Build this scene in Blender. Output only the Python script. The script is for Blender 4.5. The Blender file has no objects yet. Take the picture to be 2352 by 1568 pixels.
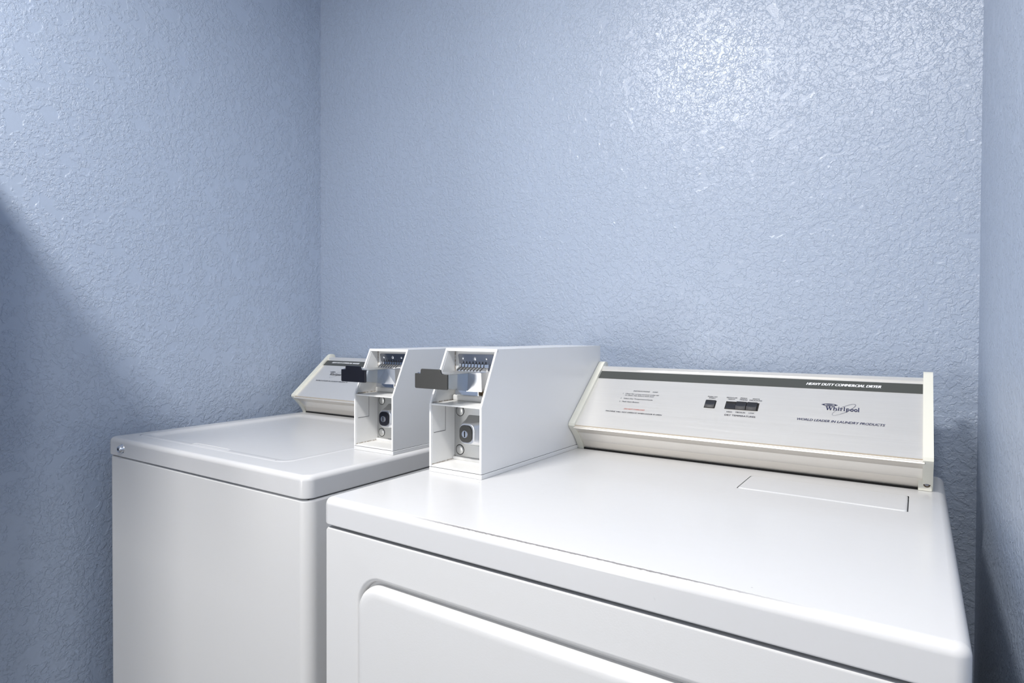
import bpy, bmesh, math, random
from mathutils import Vector, Matrix

C = bpy.context.scene.collection
scene = bpy.context.scene
random.seed(4)
PI = math.pi

# ------------------------------------------------------------------ camera
F_PX = 1390.32
cam_d = bpy.data.cameras.new('camera')
cam_d.sensor_width = 36.0
cam_d.lens = F_PX / 2352 * 36.0
cam_d.clip_start = 0.01
cam_o = bpy.data.objects.new('camera', cam_d)
C.objects.link(cam_o)
yaw, pit, roll = .5913, -.0142, .0038
cy, sy = math.cos(yaw), math.sin(yaw)
fw = Vector((-sy*math.cos(pit), cy*math.cos(pit), math.sin(pit)))
rt = Vector((cy, sy, 0)); up = rt.cross(fw)
R_ = math.cos(roll)*rt + math.sin(roll)*up
U_ = -math.sin(roll)*rt + math.cos(roll)*up
M = Matrix((R_, U_, -fw)).transposed().to_4x4()
M.translation = Vector((.7002, -.5615, 1.1476))
cam_o.matrix_world = M
scene.camera = cam_o

# ------------------------------------------------------------------ world, lights, exposure
w = bpy.data.worlds.new('room_air')
scene.world = w
w.use_nodes = True
bg = w.node_tree.nodes['Background']
bg.inputs[0].default_value = (1.0, .98, .96, 1)
bg.inputs[1].default_value = 0.15

def area(name, loc, target, size, energy, color=(1, 1, 1), shape='RECTANGLE', size_y=None):
    d = bpy.data.lights.new(name, 'AREA')
    d.shape = shape; d.size = size
    if size_y: d.size_y = size_y
    d.energy = energy; d.color = color
    o = bpy.data.objects.new(name, d); C.objects.link(o)
    o.location = loc
    o.rotation_euler = (Vector(target) - Vector(loc)).to_track_quat('-Z', 'Y').to_euler()
    return o
# two ceiling lamps in a line running parallel to the back wall, above the front of the machines
area('ceiling_lamp_light', (-.08, -.70, 2.36), (-.08, -.60, 0), .30, 31, (1.0, .97, .93), size_y=.12)
area('ceiling_lamp_light', (.64, -.70, 2.36), (.64, -.60, 0), .25, 15, (1.0, .97, .93), size_y=.12)
# soft fill light added behind the camera to brighten the machine fronts
area('front_fill_light', (-.68, -2.5, .85), (-.45, 0, .7), .4, 19.5, (1.0, .98, .95), size_y=1.2)

vs = scene.view_settings
vs.view_transform = 'Standard'; vs.look = 'None'; vs.gamma = 1; vs.use_curve_mapping = False
vs.exposure = 0.0

# ------------------------------------------------------------------ materials
def new_mat(name):
    m = bpy.data.materials.new(name); m.use_nodes = True
    nt = m.node_tree
    return m, nt, nt.nodes, nt.links, nt.nodes['Principled BSDF']

def simple(name, col, rough=.4, metal=0, bump=0, bscale=200, spec=.5, coat=0):
    m, nt, N, L, b = new_mat(name)
    b.inputs['Base Color'].default_value = (*col, 1)
    b.inputs['Roughness'].default_value = rough
    b.inputs['Metallic'].default_value = metal
    b.inputs['Specular IOR Level'].default_value = spec
    b.inputs['Coat Weight'].default_value = coat
    b.inputs['Coat Roughness'].default_value = .08
    if bump:
        t = N.new('ShaderNodeTexCoord'); n = N.new('ShaderNodeTexNoise'); n.inputs['Scale'].default_value = bscale
        L.new(t.outputs['Object'], n.inputs['Vector'])
        bp = N.new('ShaderNodeBump'); bp.inputs['Strength'].default_value = bump; bp.inputs['Distance'].default_value = .001
        L.new(n.outputs['Fac'], bp.inputs['Height']); L.new(bp.outputs[0], b.inputs['Normal'])
    return m

def math_node(N, L, op, a, b=None, c=None):
    n = N.new('ShaderNodeMath'); n.operation = op
    for i, v in enumerate((a, b, c)):
        if v is None: continue
        if isinstance(v, (int, float)): n.inputs[i].default_value = v
        else: L.new(v, n.inputs[i])
    return n.outputs[0]

def ramp(N, L, src, a, b):
    n = N.new('ShaderNodeMapRange'); n.interpolation_type = 'SMOOTHSTEP'
    n.inputs[1].default_value = a; n.inputs[2].default_value = b
    L.new(src, n.inputs[0]); return n.outputs[0]

def noise(N, L, vec, scale, detail=2, dist=0, rough=.5):
    n = N.new('ShaderNodeTexNoise'); n.inputs['Scale'].default_value = scale
    n.inputs['Detail'].default_value = detail; n.inputs['Distortion'].default_value = dist
    n.inputs['Roughness'].default_value = rough
    L.new(vec, n.inputs['Vector']); return n.outputs['Fac']

def wall_material(name, isl, stip, lo):
    m, nt, N, L, b = new_mat(name)
    t = N.new('ShaderNodeTexCoord'); v = t.outputs['Object']
    b.inputs['Base Color'].default_value = (.365, .430, .545, 1)
    b.inputs['Roughness'].default_value = .34
    b.inputs['Specular IOR Level'].default_value = .8
    # flattened plaster islands with wrinkled rims, and a fine roller stipple
    n1 = noise(N, L, v, 88, 4, .5, .55)
    i1 = ramp(N, L, n1, .46, .54)
    n2 = noise(N, L, v, 190, 3, .4)
    i2 = ramp(N, L, n2, .44, .56)
    mask = ramp(N, L, noise(N, L, v, 30, 2, .3), lo, lo+.10)
    fine = noise(N, L, v, 380, 1)
    h = math_node(N, L, 'MULTIPLY', i1, .85*isl)
    h = math_node(N, L, 'MULTIPLY_ADD', i2, .35*isl, h)
    h = math_node(N, L, 'MULTIPLY', h, mask)
    h = math_node(N, L, 'MULTIPLY_ADD', fine, stip, h)
    h = math_node(N, L, 'MULTIPLY_ADD', noise(N, L, v, 14, 1), .45, h)
    bp = N.new('ShaderNodeBump'); bp.inputs['Strength'].default_value = .8
    bp.inputs['Distance'].default_value = .0010
    L.new(h, bp.inputs['Height']); L.new(bp.outputs[0], b.inputs['Normal'])
    return m

def enamel(name, col, scuff=False):
    m, nt, N, L, b = new_mat(name)
    t = N.new('ShaderNodeTexCoord'); v = t.outputs['Object']
    b.inputs['Roughness'].default_value = .22
    b.inputs['Specular IOR Level'].default_value = .5
    mix = N.new('ShaderNodeMix'); mix.data_type = 'RGBA'
    mix.inputs[6].default_value = (*col, 1)
    mix.inputs[7].default_value = (.16, .15, .15, 1)
    speck = ramp(N, L, noise(N, L, v, 70, 1), .80, .84)
    fac = math_node(N, L, 'MULTIPLY', speck, .5)
    if scuff:
        s = N.new('ShaderNodeSeparateXYZ'); L.new(v, s.inputs[0])
        wob = math_node(N, L, 'MULTIPLY_ADD', noise(N, L, v, 220, 3), .0020, -.0010)
        yy = math_node(N, L, 'ADD', s.outputs[1], wob)
        # the chipped line drifts away from the edge along its length
        yc = math_node(N, L, 'MULTIPLY_ADD', s.outputs[0], .004, .0056)
        d = math_node(N, L, 'ABSOLUTE', math_node(N, L, 'SUBTRACT', yy, yc))
        line = ramp(N, L, d, .0016, .0007)
        xin = ramp(N, L, s.outputs[0], .12, .26)
        xout = ramp(N, L, s.outputs[0], .66, .50)
        line = math_node(N, L, 'MULTIPLY', line, math_node(N, L, 'MULTIPLY', xin, xout))
        fac = math_node(N, L, 'MAXIMUM', fac, math_node(N, L, 'MULTIPLY', line, .85))
    L.new(fac, mix.inputs[0]); L.new(mix.outputs[2], b.inputs['Base Color'])
    bp = N.new('ShaderNodeBump'); bp.inputs['Strength'].default_value = .12; bp.inputs['Distance'].default_value = .001
    L.new(noise(N, L, v, 40, 2), bp.inputs['Height']); L.new(bp.outputs[0], b.inputs['Normal'])
    return m

def brushed(name, col, rough=.34, metal=1.0):
    m, nt, N, L, b = new_mat(name)
    t = N.new('ShaderNodeTexCoord'); mp = N.new('ShaderNodeMapping')
    mp.inputs['Scale'].default_value = (6, 700, 700)
    L.new(t.outputs['Object'], mp.inputs['Vector'])
    n = noise(N, L, mp.outputs[0], 1, 3)
    b.inputs['Metallic'].default_value = metal
    r = N.new('ShaderNodeMapRange'); r.inputs[3].default_value = rough-.06; r.inputs[4].default_value = rough+.08
    L.new(n, r.inputs[0]); L.new(r.outputs[0], b.inputs['Roughness'])
    mix = N.new('ShaderNodeMix'); mix.data_type = 'RGBA'
    mix.inputs[6].default_value = (*[c*.93 for c in col], 1); mix.inputs[7].default_value = (*col, 1)
    L.new(n, mix.inputs[0]); L.new(mix.outputs[2], b.inputs['Base Color'])
    bp = N.new('ShaderNodeBump'); bp.inputs['Strength'].default_value = .10; bp.inputs['Distance'].default_value = .0004
    L.new(n, bp.inputs['Height']); L.new(bp.outputs[0], b.inputs['Normal'])
    return m

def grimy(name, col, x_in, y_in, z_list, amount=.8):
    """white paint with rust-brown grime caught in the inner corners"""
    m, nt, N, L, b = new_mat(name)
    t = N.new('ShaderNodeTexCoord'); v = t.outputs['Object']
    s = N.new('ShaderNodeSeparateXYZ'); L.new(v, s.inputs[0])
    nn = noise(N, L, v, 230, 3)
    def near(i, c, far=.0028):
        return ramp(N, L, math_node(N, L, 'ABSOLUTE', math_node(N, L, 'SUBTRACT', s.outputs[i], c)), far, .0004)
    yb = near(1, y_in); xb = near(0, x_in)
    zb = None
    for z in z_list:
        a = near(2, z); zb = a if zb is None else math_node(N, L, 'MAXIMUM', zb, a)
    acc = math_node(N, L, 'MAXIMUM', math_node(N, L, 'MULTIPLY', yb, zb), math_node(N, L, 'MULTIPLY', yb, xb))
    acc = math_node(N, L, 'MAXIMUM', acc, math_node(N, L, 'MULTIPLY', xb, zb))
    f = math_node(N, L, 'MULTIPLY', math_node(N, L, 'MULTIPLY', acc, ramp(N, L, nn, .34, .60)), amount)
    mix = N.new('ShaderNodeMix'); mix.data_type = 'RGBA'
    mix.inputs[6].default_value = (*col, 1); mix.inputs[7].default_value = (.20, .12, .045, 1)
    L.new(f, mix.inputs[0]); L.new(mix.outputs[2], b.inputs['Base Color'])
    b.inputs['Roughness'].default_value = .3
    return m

WHITE = (.635, .635, .64)
MW = wall_material('blue_knockdown_paint', 1.0, .16, .36)
MWB = wall_material('blue_knockdown_paint_stippled', .78, .30, .31)
M_enamel = enamel('white_enamel', WHITE)
M_top = enamel('white_enamel_scuffed', WHITE, True)
M_panel = simple('white_powder_coat', (.67, .668, .665), .38, bump=.06, bscale=500)
M_box = simple('coin_box_white_paint', (.78, .785, .79), .25, bump=.05, bscale=300)
M_lip = simple('bright_white_edge', (.86, .86, .86), .3)
M_cream = simple('cream_plastic', (.80, .79, .70), .35)
M_steel = brushed('brushed_aluminium', (.96, .935, .89), .34, .68)
M_steel2 = brushed('brushed_aluminium_aged', (.80, .765, .71), .42, .6)
M_tan = simple('tan_dirt_line', (.42, .36, .28), .7)
M_darkplate = simple('dark_polished_plate', (.26, .27, .30), .22, 1.0)
M_band = simple('dark_grey_band', (.070, .074, .068), .35)
M_black = simple('black_plastic', (.022, .023, .027), .35)
M_gap = simple('dark_gap', (.012, .011, .010), .8)
M_chrome = simple('chrome', (.78, .79, .82), .09, 1.0)
M_slide = simple('slide_chrome', (.55, .60, .66), .10, 1.0)
M_satin = simple('satin_nickel', (.66, .67, .69), .28, 1.0)
M_dull = simple('dull_zinc_plate', (.58, .585, .58), .34, .9)
M_gun = simple('gunmetal_grey', (.065, .064, .06), .40, .35)
M_gunblack = simple('polished_black_metal', (.02, .021, .03), .18, .4)
M_ink = simple('dark_ink', (.02, .02, .035), .5)
M_navy = simple('navy_ink', (.014, .018, .07), .5)
M_red = simple('red_ink', (.45, .10, .06), .5)
M_white_ink = simple('white_ink', (.85, .86, .88), .5)
M_floor = simple('grey_vinyl_floor', (.14, .14, .14), .5)
M_ceil = simple('white_ceiling_paint', (.62, .62, .62), .8)
M_recess_shade = simple('brown_recess_shade', (.10, .07, .04), .8)  # dark brown standing in for shade in the screw hole and housing gap

# ------------------------------------------------------------------ helpers
def obj(name, bm, mat, parent=None, smooth=False, auto=None):
    bmesh.ops.recalc_face_normals(bm, faces=bm.faces)
    me = bpy.data.meshes.new(name); bm.to_mesh(me); bm.free()
    for mm in (mat if isinstance(mat, (list, tuple)) else [mat]): me.materials.append(mm)
    if smooth or auto:
        for p in me.polygons: p.use_smooth = True
    if auto: me.set_sharp_from_angle(angle=math.radians(auto))
    o = bpy.data.objects.new(name, me); C.objects.link(o)
    if parent: o.parent = parent
    if auto and len(me.polygons) > 40:
        md = o.modifiers.new('weighted_normal', 'WEIGHTED_NORMAL'); md.keep_sharp = True; md.weight = 100
    return o

def box(bm, x0, x1, y0, y1, z0, z1):
    r = bmesh.ops.create_cube(bm, size=1)
    for v in r['verts']:
        v.co = Vector(((x0+x1)/2 + v.co.x*(x1-x0), (y0+y1)/2 + v.co.y*(y1-y0), (z0+z1)/2 + v.co.z*(z1-z0)))
    return r['verts']

def bevel_all(bm, w, seg=2, ang=30):
    es = [e for e in bm.edges if len(e.link_faces) == 2 and e.calc_face_angle(0) > math.radians(ang)]
    bmesh.ops.bevel(bm, geom=es, offset=w, segments=seg, profile=.5, affect='EDGES', clamp_overlap=True)

def bbox(name, x0, x1, y0, y1, z0, z1, mat, parent=None, bev=0, seg=2):
    bm = bmesh.new(); box(bm, x0, x1, y0, y1, z0, z1)
    if bev: bevel_all(bm, bev, seg)
    return obj(name, bm, mat, parent, auto=35 if bev else None)

def rr_outline(x0, x1, y0, y1, r, n=6):
    pts = []
    for cx, cyy, a0 in ((x1-r, y1-r, 0), (x0+r, y1-r, 90), (x0+r, y0+r, 180), (x1-r, y0+r, 270)):
        for i in range(n+1):
            a = math.radians(a0 + 90*i/n)
            pts.append((cx + r*math.cos(a), cyy + r*math.sin(a)))
    return pts

def loft(bm, rings, close=True):
    prev = None; first = None
    for ring in rings:
        vs_ = [bm.verts.new(p) for p in ring]
        if prev:
            n = len(vs_)
            for i in range(n if close else n-1):
                j = (i+1) % n
                bm.faces.new((prev[i], prev[j], vs_[j], vs_[i]))
        else: first = vs_
        prev = vs_
    return first, prev

def prism_x(bm, prof, x0, x1, cap=True):
    """extrude a (y, z) outline along X"""
    a = [bm.verts.new((x0, y, z)) for y, z in prof]
    b = [bm.verts.new((x1, y, z)) for y, z in prof]
    n = len(prof)
    for i in range(n):
        j = (i+1) % n
        bm.faces.new((a[i], a[j], b[j], b[i]))
    if cap:
        bm.faces.new(a); bm.faces.new(b[::-1])
    return a, b

def cyl_y(bm, x, z, r, y0, y1, n=24, r1=None):
    """disc along -Y: y0 back, y1 front"""
    r1 = r if r1 is None else r1
    A = [(x + r*math.cos(2*PI*i/n), y0, z + r*math.sin(2*PI*i/n)) for i in range(n)]
    B = [(x + r1*math.cos(2*PI*i/n), y1, z + r1*math.sin(2*PI*i/n)) for i in range(n)]
    f, l = loft(bm, [A, B]); bm.faces.new(f[::-1]); bm.faces.new(l)

def dome_y(bm, x, z, r, y, h, n=20, k=5):
    rings = []
    for j in range(k):
        a = PI/2*j/k
        rings.append([(x + r*math.cos(a)*math.cos(2*PI*i/n), y - h*math.sin(a), z + r*math.cos(a)*math.sin(2*PI*i/n)) for i in range(n)])
    f, l = loft(bm, rings); bm.faces.new(l); bm.faces.new(f[::-1])

def root(name, label, cat, loc, rz=0):
    o = bpy.data.objects.new(name, None); C.objects.link(o)
    o.location = loc; o.rotation_euler = (0, 0, rz); o.empty_display_size = .1
    o['label'] = label; o['category'] = cat
    return o

def struct(name, bm, mat):
    o = obj(name, bm, mat); o['kind'] = 'structure'; return o

# ------------------------------------------------------------------ the room
WY_ = .73; XL = -.918; XR = .785; YF = -2.7; ZC = 2.46
def slab(name, *a, mat):
    bm = bmesh.new(); box(bm, *a); return struct(name, bm, mat)
slab('wall_back', XL-.1, XR+.1, WY_, WY_+.1, 0, ZC, mat=MWB)
slab('wall_left', XL-.1, XL, YF, WY_, 0, ZC, mat=MW)
slab('wall_right', XR, XR+.1, YF, WY_, 0, ZC, mat=MW)
slab('floor', XL-.1, XR+.1, YF, WY_+.1, -.05, 0, mat=M_floor)
slab('ceiling', XL-.1, XR+.1, YF, WY_+.1, ZC, ZC+.05, mat=M_ceil)
# out-of-view block added by the left wall to cast its diagonal shadow
slab('shadow_blocker_1', XL, -.40, -.55, -.262, .86, 1.692, mat=MW)

# ------------------------------------------------------------------ machine builders (machine-local coordinates)
def rounded_slab(bm, x0, x1, y0, y1, z0, z1, rv, rt, hole=None, n=7, seg=5, under=True):
    rings = []
    if under:
        o = rr_outline(x0+.004, x1-.004, y0+.004, y1-.004, max(rv-.004, .001), n)
        rings.append([(x, y, z0) for x, y in o])
    o = rr_outline(x0+.001, x1-.001, y0+.001, y1-.001, max(rv-.001, .001), n)
    rings.append([(x, y, z0) for x, y in o])
    o = rr_outline(x0, x1, y0, y1, rv, n)
    rings.append([(x, y, z0+.002) for x, y in o])
    for i in range(seg+1):
        a = PI/2*i/seg
        d = rt*(1-math.cos(a))
        o = rr_outline(x0+d, x1-d, y0+d, y1-d, max(rv-d, .0005), n)
        rings.append([(x, y, z1-rt+rt*math.sin(a)) for x, y in o])
    f, l = loft(bm, rings)
    bm.faces.new(f)
    edges = [bm.edges.get((l[i], l[(i+1) % len(l)])) for i in range(len(l))]
    if hole:
        hv = [bm.verts.new((x, y, z1)) for x, y in hole]
        he = [bm.edges.new((hv[i], hv[(i+1) % len(hv)])) for i in range(len(hv))]
        bmesh.ops.triangle_fill(bm, use_beauty=True, edges=edges+he)
    else:
        bm.faces.new(l)

E_Y, E_Z = .7645, .6447            # direction up the sloping console face
N_Y, N_Z = -.6447, .7645           # its outward normal
class Frame:
    """(x, s, n) on the sloping console face -> machine-local point"""
    def __init__(self, dy, dz): self.y = .497+dy; self.z = .967+dz
    def __call__(self, x, s, n=0):
        return (x, self.y + s*E_Y + n*N_Y, self.z + s*E_Z + n*N_Z)

def text_mesh(bm, body, fr, x0, x1, s, h, bold=.0, shear=0, n=.0005, s1=None):
    """lettering fitted between x0 and x1 with capital height h on the console face"""
    cu = bpy.data.curves.new('t', 'FONT'); cu.body = body; cu.size = 1
    cu.resolution_u = 3
    cu.offset = 0
    ob = bpy.data.objects.new('t', cu); C.objects.link(ob)
    dg = bpy.context.evaluated_depsgraph_get()
    me = bpy.data.meshes.new_from_object(ob.evaluated_get(dg))
    xs = [v.co.x for v in me.vertices]
    a, b = min(xs), max(xs)
    cap = .729
    base = len(bm.verts)
    tmp = bmesh.new(); tmp.from_mesh(me)
    for k in range(3 if bold > .008 else 2):       # overprinted a hair to the side for weight
        mp = {}
        for v in tmp.verts:
            t = (v.co.x-a)/(b-a)
            y = v.co.y/cap*h
            x = x0 + t*(x1-x0) + shear*y + k*h*(.07 if bold > .008 else .05)
            mp[v.index] = bm.verts.new(fr(x, s + y, n + k*.00001))
        for f in tmp.faces:
            try: bm.faces.new([mp[v.index] for v in f.verts])
            except ValueError: pass
    tmp.free()
    bpy.data.objects.remove(ob); bpy.data.meshes.remove(me); bpy.data.curves.remove(cu)

def quad_sheet(bm, fr, x0, x1, s0, s1, n0, n1=None):
    """thin raised plate on the console face"""
    n1 = 0 if n1 is None else n1
    pts = [(x0, s0), (x1, s0), (x1, s1), (x0, s1)]
    a = [bm.verts.new(fr(x, s, n1)) for x, s in pts]; b = [bm.verts.new(fr(x, s, n0)) for x, s in pts]
    bm.faces.new(b); bm.faces.new(a[::-1])
    for i in range(4):
        j = (i+1) % 4; bm.faces.new((a[i], a[j], b[j], b[i]))

def ring(bm, P, cx, cyy, rx, ry, t0, t1=None, rot=0, n=40, arc=(0, 360)):
    t1 = t0 if t1 is None else t1
    vs0, vs1 = [], []
    full = arc == (0, 360)
    m = n if full else n+1
    for i in range(m):
        a = math.radians(arc[0] + (arc[1]-arc[0])*i/n)
        t = t0 + (t1-t0)*(.5-.5*math.cos(a))
        out = []
        for k in (t/2, -t/2):
            ex, ey = (rx+k)*math.cos(a), (ry+k)*math.sin(a)
            out.append((cx + ex*math.cos(rot)-ey*math.sin(rot), cyy + ex*math.sin(rot)+ey*math.cos(rot)))
        vs0.append(bm.verts.new(P(*out[0]))); vs1.append(bm.verts.new(P(*out[1])))
    for i in range(m if full else m-1):
        j = (i+1) % m
        bm.faces.new((vs0[i], vs0[j], vs1[j], vs1[i]))

def polyf(bm, P, pts):
    bm.faces.new([bm.verts.new(P(x, y)) for x, y in pts])

def logo(bm, fr, x0, s0, unit, total):
    """serif word mark with lens emblem and orbit ring; unit = capital height"""
    k = total/6.28
    def G(ox):
        return lambda x, y: fr(x0 + (ox+x)*k, s0 + y*unit, .0006)
    st, sf = .17, .06
    def stem(P, x, y0, y1, wdt=st, sl=.09, sr=.09, top=True, bot=True):
        polyf(bm, P, [(x, y0), (x+wdt, y0), (x+wdt, y1), (x, y1)])
        if bot: polyf(bm, P, [(x-sr, y0), (x+wdt+sr, y0), (x+wdt+sr, y0+sf), (x-sr, y0+sf)])
        if top: polyf(bm, P, [(x-sl, y1-sf), (x+wdt, y1-sf), (x+wdt, y1), (x-sl, y1)])
    # W
    P = G(0)
    def diag(P, xa, ya, xb, yb, wd):
        polyf(bm, P, [(xa, ya), (xa+wd, ya), (xb+wd, yb), (xb, yb)])
    diag(P, .08, 1, .36, 0, .22); diag(P, .74, 1, .40, 0, .09)
    diag(P, .60, 1, .90, 0, .22); diag(P, 1.27, 1, .94, 0, .09)
    for xa, xb in ((-.04, .42), (.50, .92), (1.14, 1.46)): polyf(bm, P, [(xa, .94), (xb, .94), (xb, 1), (xa, 1)])
    xh = .66
    # h
    P = G(1.42); stem(P, .1, 0, 1.02); stem(P, .55, 0, xh-.15, top=False)
    ring(bm, P, .42, xh-.2, .215, .15, .14, n=14, arc=(0, 165))
    # i
    P = G(2.30); stem(P, .1, 0, xh); ring(bm, P, .185, .90, .055, .055, .1, n=12)
    # r
    P = G(2.74); stem(P, .1, 0, xh); ring(bm, P, .38, xh-.18, .14, .12, .1, n=12, arc=(60, 180)); ring(bm, P, .46, xh-.11, .04, .04, .08, n=10)
    # l
    P = G(3.34); stem(P, .1, 0, 1.02)
    # p
    P = G(3.80); stem(P, .1, -.32, xh); ring(bm, P, .38, xh/2, .23, .29, .15, n=20)
    # o o
    for ox in (4.62, 5.32):
        ring(bm, G(ox), .30, xh/2, .24, .28, .17, n=24)
    # l
    P = G(5.93); stem(P, .1, 0, 1.02)

def logo_marks(bm, fr, cx, cs, sc, ex, es):
    P = lambda x, y: fr(x, y, .0007)
    ring(bm, P, cx, cs, .0205*sc, .0058*sc, .0006, .0003, rot=math.radians(40), n=48)
    ring(bm, P, ex, es, .0098*sc, .0021*sc, .0011, n=40)
    ring(bm, P, ex, es, .0045*sc, .0006*sc, .0005, n=20)
    for s_ in (-1, 1):
        polyf(bm, P, [(ex+s_*.0125*sc, es), (ex+s_*.0085*sc, es+.0013*sc), (ex+s_*.0072*sc, es), (ex+s_*.0085*sc, es-.0013*sc)])

def cap_profile(dy, dz):
    pts = [(.534, .9142), (.5325, .918), (.526, .929), (.5165, .941), (.505, .9525), (.4955, .961), (.4925, .9655), (.4935, .9705),
           (.6265, 1.0825), (.632, 1.0858), (.638, 1.0865), (.644, 1.0842), (.647, 1.079), (.6485, 1.068), (.649, 1.058), (.6495, 1.04), (.6495, .9142)]
    return [(y+dy, z+dz) for y, z in pts]

def console(machine, x0, x1, dy, dz, kind):
    """sloping control console between two cream end caps"""
    fr = Frame(dy, dz)
    prof = [fr(0, -.001)[1:], fr(0, .1585)[1:], fr(0, .1605, .0022)[1:], fr(0, .1665, .0026)[1:], fr(0, .1705, .0005)[1:]]
    y, z = prof[-1]
    prof += [(y+.008, z-.001), (y+.010, z-.008), (y+.010, z-.03), (.644+dy, .9145+dz), (.546+dy, .9145+dz), (.541+dy, .918+dz)]
    body = bmesh.new(); prism_x(body, prof, x0+.010, x1-.010)
    con = obj('console', body, M_steel, machine, auto=30)
    con['label'] = 'brushed metal console face'
    # nose moulding and lower kick plate
    bm = bmesh.new()
    q = [fr(0, -.0005, -.001)[1:], fr(0, -.0005, .0002)[1:], fr(0, -.0020, .0004)[1:], fr(0, -.0038, -.0002)[1:],
         fr(0, -.0045, -.0012)[1:], fr(0, -.0058, -.0008)[1:], fr(0, -.0075, -.0012)[1:], (.5045+dy, .9555+dz), (.5115+dy, .9500+dz), (.519+dy, .9475+dz), (.537+dy, .9164+dz), (.547+dy, .9164+dz), (.547+dy, .96+dz)]
    prism_x(bm, q, x0+.011, x1-.011)
    obj('lower_panel', bm, M_steel2, con, auto=25)
    bm = bmesh.new()
    prism_x(bm, [fr(0, -.0004, .0005)[1:], fr(0, -.0020, .0008)[1:], fr(0, -.0030, .0004)[1:], fr(0, -.0030, -.001)[1:], fr(0, -.0004, -.001)[1:]], x0+.0125, x1-.0125)
    obj('dirt_line', bm, M_tan, con)
    bbox('seal_gap', x0+.012, x1-.006, .5345+dy, .55+dy, .9142+dz, .9167+dz, M_gap, con)
    for i, xx in enumerate((x0, x1-.013)):
        bm = bmesh.new(); prism_x(bm, cap_profile(dy, dz), xx, xx+.013)
        bevel_all(bm, .0016, 2, 40)
        c = obj('end_cap', bm, M_cream, con, auto=35)
    # foot block with its screw on the right-hand cap
    bm = bmesh.new(); box(bm, x1-.0185, x1-.001, .5295+dy, .545+dy, .9142+dz, .946+dz); bevel_all(bm, .001)
    obj('cap_foot', bm, M_cream, con, auto=35)
    bm = bmesh.new(); cyl_y(bm, x1-.0075, .9245+dz, .0046, .531+dy, .5288+dy, 20)
    obj('screw_recess', bm, M_recess_shade, con, auto=35)
    bm = bmesh.new(); dome_y(bm, x1-.0075, .9245+dz, .0030, .5289+dy, .0007, 16, 4)
    obj('screw', bm, M_darkplate, con, smooth=True)
    # dark band along the top
    bm = bmesh.new(); quad_sheet(bm, fr, x0+.0135, x1-.0135, .1335, .1555, .0003)
    obj('dark_band', bm, M_band, con)
    if kind == 'dryer':
        bm = bmesh.new(); text_mesh(bm, 'HEAVY DUTY COMMERCIAL DRYER', fr, .5375, .6490, .1420, .0062, .012, .30, s1=.1420)
        obj('title_lettering', bm, M_white_ink, con)
        bm = bmesh.new()
        logo(bm, fr, .5728, .0850, .0084, .0495)
        obj('logo_lettering', bm, M_navy, con)
        bm = bmesh.new(); logo_marks(bm, fr, .6000, .0875, 1.0, .5784, .0968)
        obj('logo_emblem', bm, M_navy, con)
        bm = bmesh.new(); text_mesh(bm, 'WORLD LEADER IN LAUNDRY PRODUCTS', fr, .5320, .6575, .0578, .0048, .006, .30)
        obj('tagline_lettering', bm, M_navy, con)
        bm = bmesh.new()
        for body_, a, b, s, h in (
            ('INSTRUCTIONS', .2298, .2632, .1005, .0028), ('KEEP', .2696, .2798, .1005, .0026),
            ('1.', .2099, .2116, .0922, .0026), ('Clean lint screen located under lid', .2153, .2838, .0922, .0026),
            ('on dryer top before each load', .2157, .2750, .0880, .0026),
            ('2.', .2094, .2116, .0788, .0026), ('Select Dry Temperature/Cycle.', .2159, .2763, .0788, .0028),
            ('3.', .2094, .2116, .0700, .0026), ('Push Start Button.', .2156, .2513, .0702, .0028)):
            text_mesh(bm, body_, fr, a, b, s, h, .004, .22)
        obj('instruction_lettering', bm, M_ink, con)
        bm = bmesh.new(); text_mesh(bm, 'MACHINE WILL NOT OPERATE WHEN DOOR IS OPEN', fr, .1900, .3036, .0420, .0030, .004, .22)
        obj('notice_lettering', bm, M_ink, con)
        bm = bmesh.new(); text_mesh(bm, 'DO NOT OVERLOAD', fr, .2260, .2675, .0510, .0030, .004, .22)
        obj('warning_lettering', bm, M_red, con)
        bm = bmesh.new()
        text_mesh(bm, 'PUSH TO', fr, .3772, .3942, .0980, .0027, .004); text_mesh(bm, 'START', fr, .3799, .3917, .0944, .0027, .004)
        obj('button_lettering', bm, M_ink, con)
        bm = bmesh.new()
        for body_, a, b, s, h in (
            ('REGULAR', .4112, .4296, .0984, .0027), ('HEAVY', .4143, .4265, .0944, .0027),
            ('PERM', .4353, .4463, .0987, .0027), ('PRESS', .4348, .4476, .0947, .0027),
            ('KNITS', .4563, .4675, .0986, .0027), ('DELICATES', .4512, .4722, .0948, .0027),
            ):
            text_mesh(bm, body_, fr, a, b, s, h, .004, .0)
        obj('cycle_lettering', bm, M_ink, con)
        bm = bmesh.new()
        for body_, a, b, s, h in (
            ('HIGH', .4174, .4266, .0632, .0027), ('MEDIUM', .4331, .4488, .0635, .0027), ('LOW', .4552, .4640, .0637, .0027),
            ('DRY TEMPERATURES', .4158, .4675, .0550, .0036)):
            text_mesh(bm, body_, fr, a, b, s, h, .004, .0)
        obj('temperature_lettering', bm, M_ink, con)
        # button openings and buttons
        bm = bmesh.new(); quad_sheet(bm, fr, .3756, .3951, .0706, .0896, .0004)
        obj('button_opening', bm, M_gap, con)
        bm = bmesh.new(); quad_sheet(bm, fr, .4122, .4690, .0711, .0900, .0004)
        obj('button_opening', bm, M_gap, con)
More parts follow.
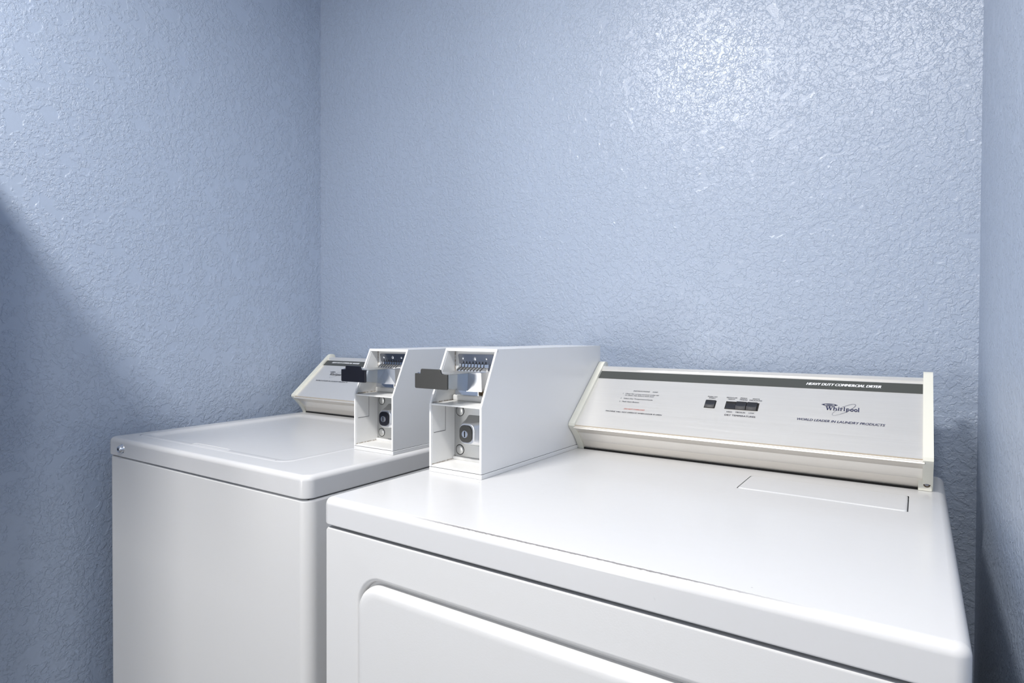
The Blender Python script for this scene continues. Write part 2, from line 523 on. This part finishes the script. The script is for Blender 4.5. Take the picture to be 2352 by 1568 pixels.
        def button(name, xa, xb, s0, s1, sr, nn):
            bm = bmesh.new()
            k = 8; rows = []
            for i in range(k+1):
                t = i/k; x = xa + (xb-xa)*t
                sag = -.0012*math.sin(PI*t)
                rows.append([fr(x, s0, .0005), fr(x, s0, nn*.6), fr(x, sr+sag-.0004, nn), fr(x, sr+sag+.0004, nn+.0002),
                             fr(x, (sr+s1)/2, nn*.55), fr(x, s1, nn*.8), fr(x, s1, .0005)])
            f, l = loft(bm, rows); bm.faces.new(f[::-1]); bm.faces.new(l)
            return obj(name, bm, M_black, con, auto=25)
        button('push_button', .3768, .3938, .0712, .0888, .0768, .0030)
        button('selector_button', .4136, .4300, .0716, .0842, .0730, .0016)
        button('selector_button', .4308, .4478, .0713, .0894, .0775, .0032)
        button('selector_button', .4492, .4662, .0713, .0894, .0775, .0032)
    else:
        bm = bmesh.new(); text_mesh(bm, 'HEAVY DUTY COMMERCIAL WASHER', fr, -.6500, -.5315, .1500-.006, .0060, .014, .35)
        obj('title_lettering', bm, M_white_ink, con)
        bm = bmesh.new(); logo(bm, fr, -.6150, .0925, .0084, .0495)
        obj('logo_lettering', bm, M_ink, con)
        bm = bmesh.new(); logo_marks(bm, fr, -.5885, .0950, 1.0, -.6095, .1058)
        obj('logo_emblem', bm, M_ink, con)
        bm = bmesh.new(); text_mesh(bm, 'WORLD LEADER IN LAUNDRY PRODUCTS', fr, -.6530, -.5150, .0658, .0046, .006, .35)
        obj('tagline_lettering', bm, M_ink, con)
    return con

def coin_box(machine, ox, oy, oz, handle_mat, flip_y):
    """tall narrow coin meter case; reference coordinates are the dryer's"""
    x0, x1 = .0176+ox, .1265+ox
    Y0, YB = .2076+oy, (.637 if ox == 0 else .6285)+oy
    Z0, ZK, ZT = .914+oz, 1.0284+oz, 1.1206+oz
    YT = .2508+oy
    T = .0032
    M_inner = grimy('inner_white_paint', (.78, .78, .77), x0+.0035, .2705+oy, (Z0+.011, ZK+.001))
    # shell: two side sheets, a roof and a back, open at the front
    yi = .270+oy
    side = [(Y0, Z0+.0082), (Y0, ZK), (YT, ZT), (YB, ZT), (YB, Z0+.0082)]
    bm = bmesh.new()
    prism_x(bm, side, x0, x0+T); prism_x(bm, side, x1-T, x1)
    box(bm, x0+T, x1-T, YT, YB, ZT-T, ZT)
    box(bm, x0+T, x1-T, YB-T, YB, Z0+.0082, ZT-T)
    box(bm, x0+T, x1-T, Y0+.0005, yi, Z0+.0082, Z0+.0105)
    case = obj('coin_box', bm, M_box, machine)
    case['label'] = 'white coin box with open front'
    # bright folded edge round the front opening
    bm = bmesh.new()
    for a, b in ((x0-.0002, x0+T+.0002), (x1-T-.0002, x1+.0002)):
        prism_x(bm, [(Y0-.0012, Z0+.0085), (Y0-.0012, ZK), (YT-.0012, ZT+.0001), (YT+.0012, ZT+.0001), (Y0+.0012, ZK-.0003), (Y0+.0012, Z0+.0085)], a, b)
    box(bm, x0, x1, YT-.0014, YT+.0012, ZT-.0045, ZT+.0004)
    obj('front_edge', bm, M_lip, case)
    # plinth with its dark seam
    bm = bmesh.new(); box(bm, x0+.0006, x1-.0006, Y0+.0008, .535+oy, Z0+.0072, Z0+.0084)
    obj('plinth_seam', bm, M_gap, case)
    bm = bmesh.new(); box(bm, x0-.0008, x1+.0008, Y0-.0012, .5335+oy, Z0, Z0+.0074); bevel_all(bm, .0006, 1)
    obj('plinth', bm, M_box, case, auto=35)
    # inner lining
    bm = bmesh.new()
    box(bm, x0+T, x1-T, yi, yi+.0015, Z0+.0082, ZT-T)
    box(bm, x0+T, x0+T+.0006, Y0+.002, yi, Z0+.0105, ZK-.001)
    prism_x(bm, [(Y0+.0035, ZK+.001), (YT+.0005, ZT-T-.0012), (yi, ZT-T-.0012), (yi, ZK+.001)], x0+T, x0+T+.0006)
    box(bm, x0+T, x1-T, Y0+.002, yi, Z0+.0105, Z0+.0113)
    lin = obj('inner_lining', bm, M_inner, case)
    # shelf between the two openings
    bm = bmesh.new(); prism_x(bm, [(Y0-.0005, ZK-.0022), (Y0-.0005, ZK+.0002), (yi, ZK+.0014), (yi, ZK-.0010)], x0+T, x1-T)
    obj('shelf', bm, M_inner, case)
    # scored access flap on the inner left side
    bm = bmesh.new()
    xi = x0+T+.0006
    box(bm, xi, xi+.0003, Y0+.006, Y0+.036, ZK-.0500, ZK-.0493); box(bm, xi, xi+.0003, Y0+.0355, Y0+.036, ZK-.0500, ZK-.008)
    obj('flap_seam', bm, M_gap, case)
    # lower back plate, two plugs, ledge
    bm = bmesh.new(); box(bm, x0+T+.0005, x1-T-.0005, yi-.0015, yi, Z0+.0175, ZK-.003)
    obj('back_plate', bm, M_dull, case)
    bm = bmesh.new(); box(bm, x0+T+.001, x1-T, yi-.0065, yi, Z0+.0113, Z0+.0162); bevel_all(bm, .0008)
    obj('ledge', bm, M_inner, case, auto=35)
    for zz in (.9425, 1.0105):
        bm = bmesh.new(); cyl_y(bm, .0338+ox, zz+oz, .0092, yi-.0012, yi-.0018, 28)
        obj('plug_rim', bm, M_gap, case)
        bm = bmesh.new(); dome_y(bm, .0338+ox, zz+oz, .0084, yi-.0016, .0024, 24, 5)
        obj('plug', bm, M_dull, case, smooth=True)
    # lock housing: block that flares towards the back
    def oct_ring(y, xa, xb, za, zb, r):
        return [(x, y, z) for x, z in rr_outline(xa+ox, xb+ox, za+oz, zb+oz, r, 5)]
    bm = bmesh.new()
    rings = [oct_ring(yi-.001, .050, .1180, .9525, 1.0055, .006), oct_ring(yi-.010, .0520, .1120, .9560, 1.0010, .007),
             oct_ring(.2440+oy, .0540, .0890, .9590, .9960, .010), oct_ring(.2415+oy, .0548, .0872, .9598, .9950, .010), oct_ring(.2404+oy, .0562, .0855, .9612, .9935, .010)]
    f, l = loft(bm, rings); bm.faces.new(f[::-1]); bm.faces.new(l)
    obj('lock_housing', bm, M_satin, case, auto=50)
    bm = bmesh.new()
    rings = [oct_ring(.2406+oy, .0565, .0822, .9630, .9918, .0095), oct_ring(.2385+oy, .0565, .0822, .9630, .9918, .0095), oct_ring(.2380+oy, .0570, .0817, .9635, .9913, .0092)]
    f, l = loft(bm, rings); bm.faces.new(f[::-1]); bm.faces.new(l)
    obj('lock_face', bm, handle_mat, case, auto=50)
    bm = bmesh.new(); cyl_y(bm, .0690+ox, .9770+oz, .0066, .2382+oy, .2366+oy, 28, .0060)
    obj('lock_cylinder', bm, M_chrome, case, auto=40)
    bm = bmesh.new(); box(bm, .0690+ox-.0010, .0690+ox+.0010, .2362+oy, .2368+oy, .9722+oz, .9818+oz)
    obj('key_slot', bm, M_gap, case)
    # upper coin plate
    bm = bmesh.new()
    tr = [(.0300, 1.1085), (.0315, 1.1104), (.1045, 1.1108), (.1068, 1.1092), (.1055, 1.0835), (.1000, 1.0800), (.0385, 1.0790), (.0345, 1.0860)]
    a = [bm.verts.new((x+ox, yi-.0002, z+oz)) for x, z in tr]; b = [bm.verts.new((x+ox, yi-.0030, z+oz)) for x, z in tr]
    bm.faces.new(a); bm.faces.new(b[::-1])
    for i in range(len(tr)):
        j = (i+1) % len(tr); bm.faces.new((a[i], a[j], b[j], b[i]))
    obj('coin_plate', bm, M_darkplate, case)
    for xx, r in ((.0413, .0024), (.0670, .0034), (.0918, .0024)):
        bm = bmesh.new(); dome_y(bm, xx+ox, 1.1030+oz, r, yi-.0030, .0014, 16, 4)
        obj('rivet', bm, M_chrome, case, smooth=True)
    # stepped coin chute with eight curved coin slots
    chute = [(yi-.003, 1.0945), (yi-.0080, 1.0938), (yi-.0084, 1.0885), (yi-.0155, 1.0836), (yi-.0155, 1.0800), (yi-.003, 1.0800)]
    bm = bmesh.new(); prism_x(bm, [(y, z+oz) for y, z in chute], .0360+ox, .1000+ox); bevel_all(bm, .0004, 1)
    obj('coin_chute', bm, M_chrome, case)
    for i in range(8):
        xc = .0425 + i*.00690 + ox
        path = [(0, yi-.0033, 1.0980), (0, yi-.0033, 1.0948), (-.0002, yi-.0081, 1.09415), (-.0008, yi-.0087, 1.0886), (-.0022, yi-.0122, 1.0862), (-.0030, yi-.0158, 1.0838), (-.0030, yi-.0158, 1.0822)]
        bm = bmesh.new()
        rows = [[(xc+dx-.0008, y, z+oz), (xc+dx+.0008, y, z+oz), (xc+dx+.0008, y+.0012, z+oz-.0012), (xc+dx-.0008, y+.0012, z+oz-.0012)] for dx, y, z in path]
        f, l = loft(bm, rows); bm.faces.new(f[::-1]); bm.faces.new(l)
        obj('coin_slot', bm, M_gap, case)
    # nose of the slide housing
    bm = bmesh.new()
    A = [(.0800, 1.0805), (.1045, 1.0812), (.1045, 1.0500), (.0800, 1.0500)]
    f0 = [(.0792+ox, .2330+oy, 1.0812+oz), (.1035+ox, .2360+oy, 1.0812+oz), (.1050+ox, .2360+oy, 1.0502+oz), (.0770+ox, .2310+oy, 1.0502+oz)]
    b0 = [(.0770+ox, yi, 1.0812+oz), (.1060+ox, yi, 1.0812+oz), (.1060+ox, yi, 1.0502+oz), (.0770+ox, yi, 1.0502+oz)]
    f, l = loft(bm, [b0, f0]); bm.faces.new(f[::-1]); bm.faces.new(l); bevel_all(bm, .0012, 2)
    obj('slide_housing', bm, M_satin, case, auto=35)
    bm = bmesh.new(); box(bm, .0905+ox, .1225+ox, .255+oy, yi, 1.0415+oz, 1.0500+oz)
    obj('housing_shadow_gap', bm, M_recess_shade, case)  # dark block painted as the shade under the slide housing
    bm = bmesh.new(); box(bm, .0380+ox, .0900+ox, .248+oy, yi, 1.0400+oz, 1.0500+oz); bevel_all(bm, .002, 2)
    obj('slide_bracket', bm, M_chrome, case, auto=35)
    bm = bmesh.new(); box(bm, x0+T+.004, x1-T-.001, .258+oy, yi, ZK+.001, 1.0400+oz); bevel_all(bm, .003, 3)
    obj('lower_bulge', bm, M_inner, case, auto=35)
    # coin slide with its push handle
    bm = bmesh.new()
    sl = [[(xa+ox, y+oy, z+oz) for xa, z in ((.034, z0), (.079, z0), (.079, 1.0800), (.034, 1.0800))] for y, z0 in ((.1815, 1.0585), (.2330, 1.0505), (.2600, 1.0500))]
    f, l = loft(bm, sl); bm.faces.new(f[::-1]); bm.faces.new(l); bevel_all(bm, .0010, 2)
    obj('coin_slide', bm, M_slide, case, auto=35)
    bm = bmesh.new(); box(bm, .0345+ox, .0800+ox, .1830+oy, .2590+oy, 1.0803+oz, 1.0818+oz); bevel_all(bm, .0003, 1)
    obj('slide_plate', bm, M_dull, case)
    # handle plate with raised middle tab and rounded corners
    out = []
    def arc(cx, cz, r, a0, a1, n=5):
        for i in range(n+1):
            a = math.radians(a0 + (a1-a0)*i/n); out.append((cx + r*math.cos(a), cz + r*math.sin(a)))
    arc(.0105+.0026, 1.0562+.0026, .0026, 270, 180)
    arc(.0105+.0015, 1.0808-.0015, .0015, 180, 90, 3)
    out.append((.0225, 1.0806)); 
    arc(.0232+.0024, 1.0884-.0024, .0024, 170, 90)
    arc(.0645-.0024, 1.0884-.0024, .0024, 90, 15)
    out.append((.0672, 1.0806))
    arc(.0795-.0015, 1.0806-.0015, .0015, 90, 0, 3)
    arc(.0795-.0020, 1.0562+.0020, .0020, 0, -90)
    bm = bmesh.new()
    yf = .1780+oy
    rg = []
    cx, cz = .045, 1.070
    for y, k in ((.1818+oy, 1.0), (yf+.0012, 1.0), (yf+.0003, .992), (yf, .975)):
        rg.append([(cx+(x-cx)*k+ox, y, cz+(z-cz)*k+oz) for x, z in out])
    f, l = loft(bm, rg); bm.faces.new(f[::-1]); bm.faces.new(l)
    obj('slide_handle', bm, handle_mat, case, auto=28)
    # finger grips behind the handle plate
    bm = bmesh.new(); box(bm, .0125+ox, .0205+ox, .1818+oy, .1880+oy, 1.0750+oz, 1.0820+oz); bevel_all(bm, .0012, 2)
    obj('handle_screw', bm, M_chrome, case, auto=35)
    return case

def plain_hole(x0, x1, y0, y1, r=.004, n=4):
    return rr_outline(x0, x1, y0, y1, r, n)

# ------------------------------------------------------------------ dryer
dryer = root('tumble_dryer', 'wide white coin-operated dryer with long buttoned console, nearest the camera beside the right wall', 'dryer', (0, 0, 0))
W, D, H = .737, .660, .914
cab = bmesh.new()
rounded_slab(cab, .004, W-.004, .012, D-.004, .03, .868, .006, .002, n=4, seg=2)
obj('cabinet', cab, M_panel, dryer, auto=35)
# front panel with pressed door recess
def ring_panel(bm, outer, inner_list, y_list):
    pass
fx0, fx1, fz0, fz1 = .004, W-.004, .10, .8722
dx0, dx1, dz0, dz1, dr = .0705, .6665, .26, .8195, .043
N = 10
def oxz(x0, x1, z0, z1, r, y): return [(x, y, z) for x, z in rr_outline(x0, x1, z0, z1, r, N)]
bm = bmesh.new()
rings = [oxz(fx0, fx1, fz0, fz1, .006, .014), oxz(fx0, fx1, fz0, fz1, .006, .005), oxz(fx0+.0008, fx1-.0008, fz0+.0008, fz1-.0008, .006, .003),
         oxz(fx0+.003, fx1-.003, fz0+.003, fz1-.003, .006, .002),
         oxz(dx0-.003, dx1+.003, dz0-.003, dz1+.003, dr+.003, .002), oxz(dx0, dx1, dz0, dz1, dr, .003),
         oxz(dx0+.0025, dx1-.0025, dz0+.0025, dz1-.0025, dr-.002, .0060), oxz(dx0+.0035, dx1-.0035, dz0+.0035, dz1-.0035, dr-.003, .013)]
f, l = loft(bm, rings); bm.faces.new(l)
obj('front_panel', bm, M_panel, dryer, auto=40)
bm = bmesh.new()
e = .0085
rings = []
for off, y in ((0, .0125), (0, .004), (.0006, .0005), (.002, -.0022), (.0045, -.0040), (.0080, -.0050), (.014, -.0054)):
    rings.append(oxz(dx0+e*.55+off, dx1-e+-off, dz0+e+off, dz1-e-off, dr-e*.6-off*.6, y))
f, l = loft(bm, rings); bm.faces.new(l); bm.faces.new(f[::-1])
obj('door', bm, M_panel, dryer, auto=50)
# top panel with lint lid opening
LX0, LX1, LY0, LY1 = .4735, .6915, .389, .481
bm = bmesh.new()
rounded_slab(bm, 0, W, 0, D, H-.0375, H, .012, .0100, hole=[(LX0, LY0), (LX1, LY0), (LX1, LY1), (LX0, LY1)])
top = obj('top_panel', bm, M_top, dryer, auto=45)
bbox('lid_well', LX0-.002, LX1+.002, LY0-.002, LY1+.002, H-.012, H-.006, M_gap, top)
bm = bmesh.new()
g = .0008
rings = []
for off, z in ((0, H-.007), (0, H-.0008), (.0006, H+.0004), (.0018, H+.0010), (.004, H+.0012)):
    rings.append([(x, y, z) for x, y in rr_outline(LX0+g+off, LX1-g-off, LY0+.0003+off, LY1-g-off, .004, 5)])
rings.append([(x, y, H+.0006) for x, y in rr_outline(LX0+g+.007, LX1-g-.007, LY0+.007, LY1-g-.007, .003, 5)])
f, l = loft(bm, rings); bm.faces.new(l); bm.faces.new(f[::-1])
obj('lint_lid', bm, M_enamel, top, auto=50)
con = console(dryer, .1275, .7205, 0, 0, 'dryer')
coin_box(dryer, 0, 0, 0, M_gun, 0)

# ------------------------------------------------------------------ washer
washer = root('washing_machine', 'white coin-operated top-loading washing machine with dished lid, standing in the left corner', 'washing machine', (-.1435, .0825, 0), .0133)
WW, WD, WH = .702, .630, .9062
bm = bmesh.new()
rounded_slab(bm, -WW, 0, .0015, WD-.002, .02, WH-.0415, .022, .0045, n=7, seg=4)
obj('cabinet', bm, M_panel, washer, auto=40)
bbox('top_gap', -WW+.008, -.008, .010, WD-.008, WH-.043, WH-.036, M_gap, washer)
hx0, hx1, hy0, hy1 = -.672, -.1235, .046, .508
hole = rr_outline(hx0, hx1, hy0, hy1, .028, 8)
bm = bmesh.new()
rounded_slab(bm, -WW, 0, -.001, WD, WH-.0390, WH, .020, .0095, hole=hole)
wt = obj('top_panel', bm, M_enamel, washer, auto=45)
# lid: dished centre inside a soft rolled edge, with a finger notch at its front
bm = bmesh.new()
prof = [(0, -.006), (0.0, -.0004), (.0015, .0003), (.004, .0007), (.010, .0007), (.016, -.0004), (.022, -.0030), (.028, -.0048), (.036, -.0055)]
rings = []
for off, z in prof:
    o = rr_outline(hx0+.0002+off, hx1-.0002-off, hy0+.0002+off, hy1-.0002-off, max(.0278-off*.4, .008), 8)
    rings.append([(x, y, WH+z) for x, y in o])
f, l = loft(bm, rings); bm.faces.new(l); bm.faces.new(f[::-1])
obj('lid', bm, M_enamel, washer, auto=60)
bm = bmesh.new()
rings = []
for off, z in ((0, .0004), (.0020, .0012), (.004, .0009), (.0065, -.0010)):
    o = rr_outline(-.452+off, -.318-off*2, .053+off*.5, .068-off*.5, .006, 5)
    rings.append([(x, y, WH+z) for x, y in o])
f, l = loft(bm, rings); bm.faces.new(l); bm.faces.new(f[::-1])
obj('lid_finger_grip', bm, M_enamel, washer, auto=60)
console(washer, -.6935, -.118, -.003, -.0078, 'washer')
coin_box(washer, -.1353, .0045, -.0078, M_gunblack, 0)
# chrome lock bolt on the front lip
bm = bmesh.new(); cyl_y(bm, -.6300, .8855, .0105, -.0008, -.0024, 28, .0098)
bolt = obj('lid_lock', bm, M_chrome, washer, auto=40)
bm = bmesh.new()
n = 28; rings = []
for r, y in ((.0088, -.0024), (.0080, -.0060), (.0066, -.0092), (.0058, -.0098)):
    rings.append([(-.6300 + r*math.cos(2*PI*i/n), y, .8855 + r*math.sin(2*PI*i/n)) for i in range(n)])
f, l = loft(bm, rings); bm.faces.new(l); bm.faces.new(f[::-1])
obj('lock_barrel', bm, M_chrome, bolt, auto=40)
bm = bmesh.new(); cyl_y(bm, -.6300, .8855, .0030, -.0097, -.0100, 16)
obj('key_hole', bm, M_gap, bolt)
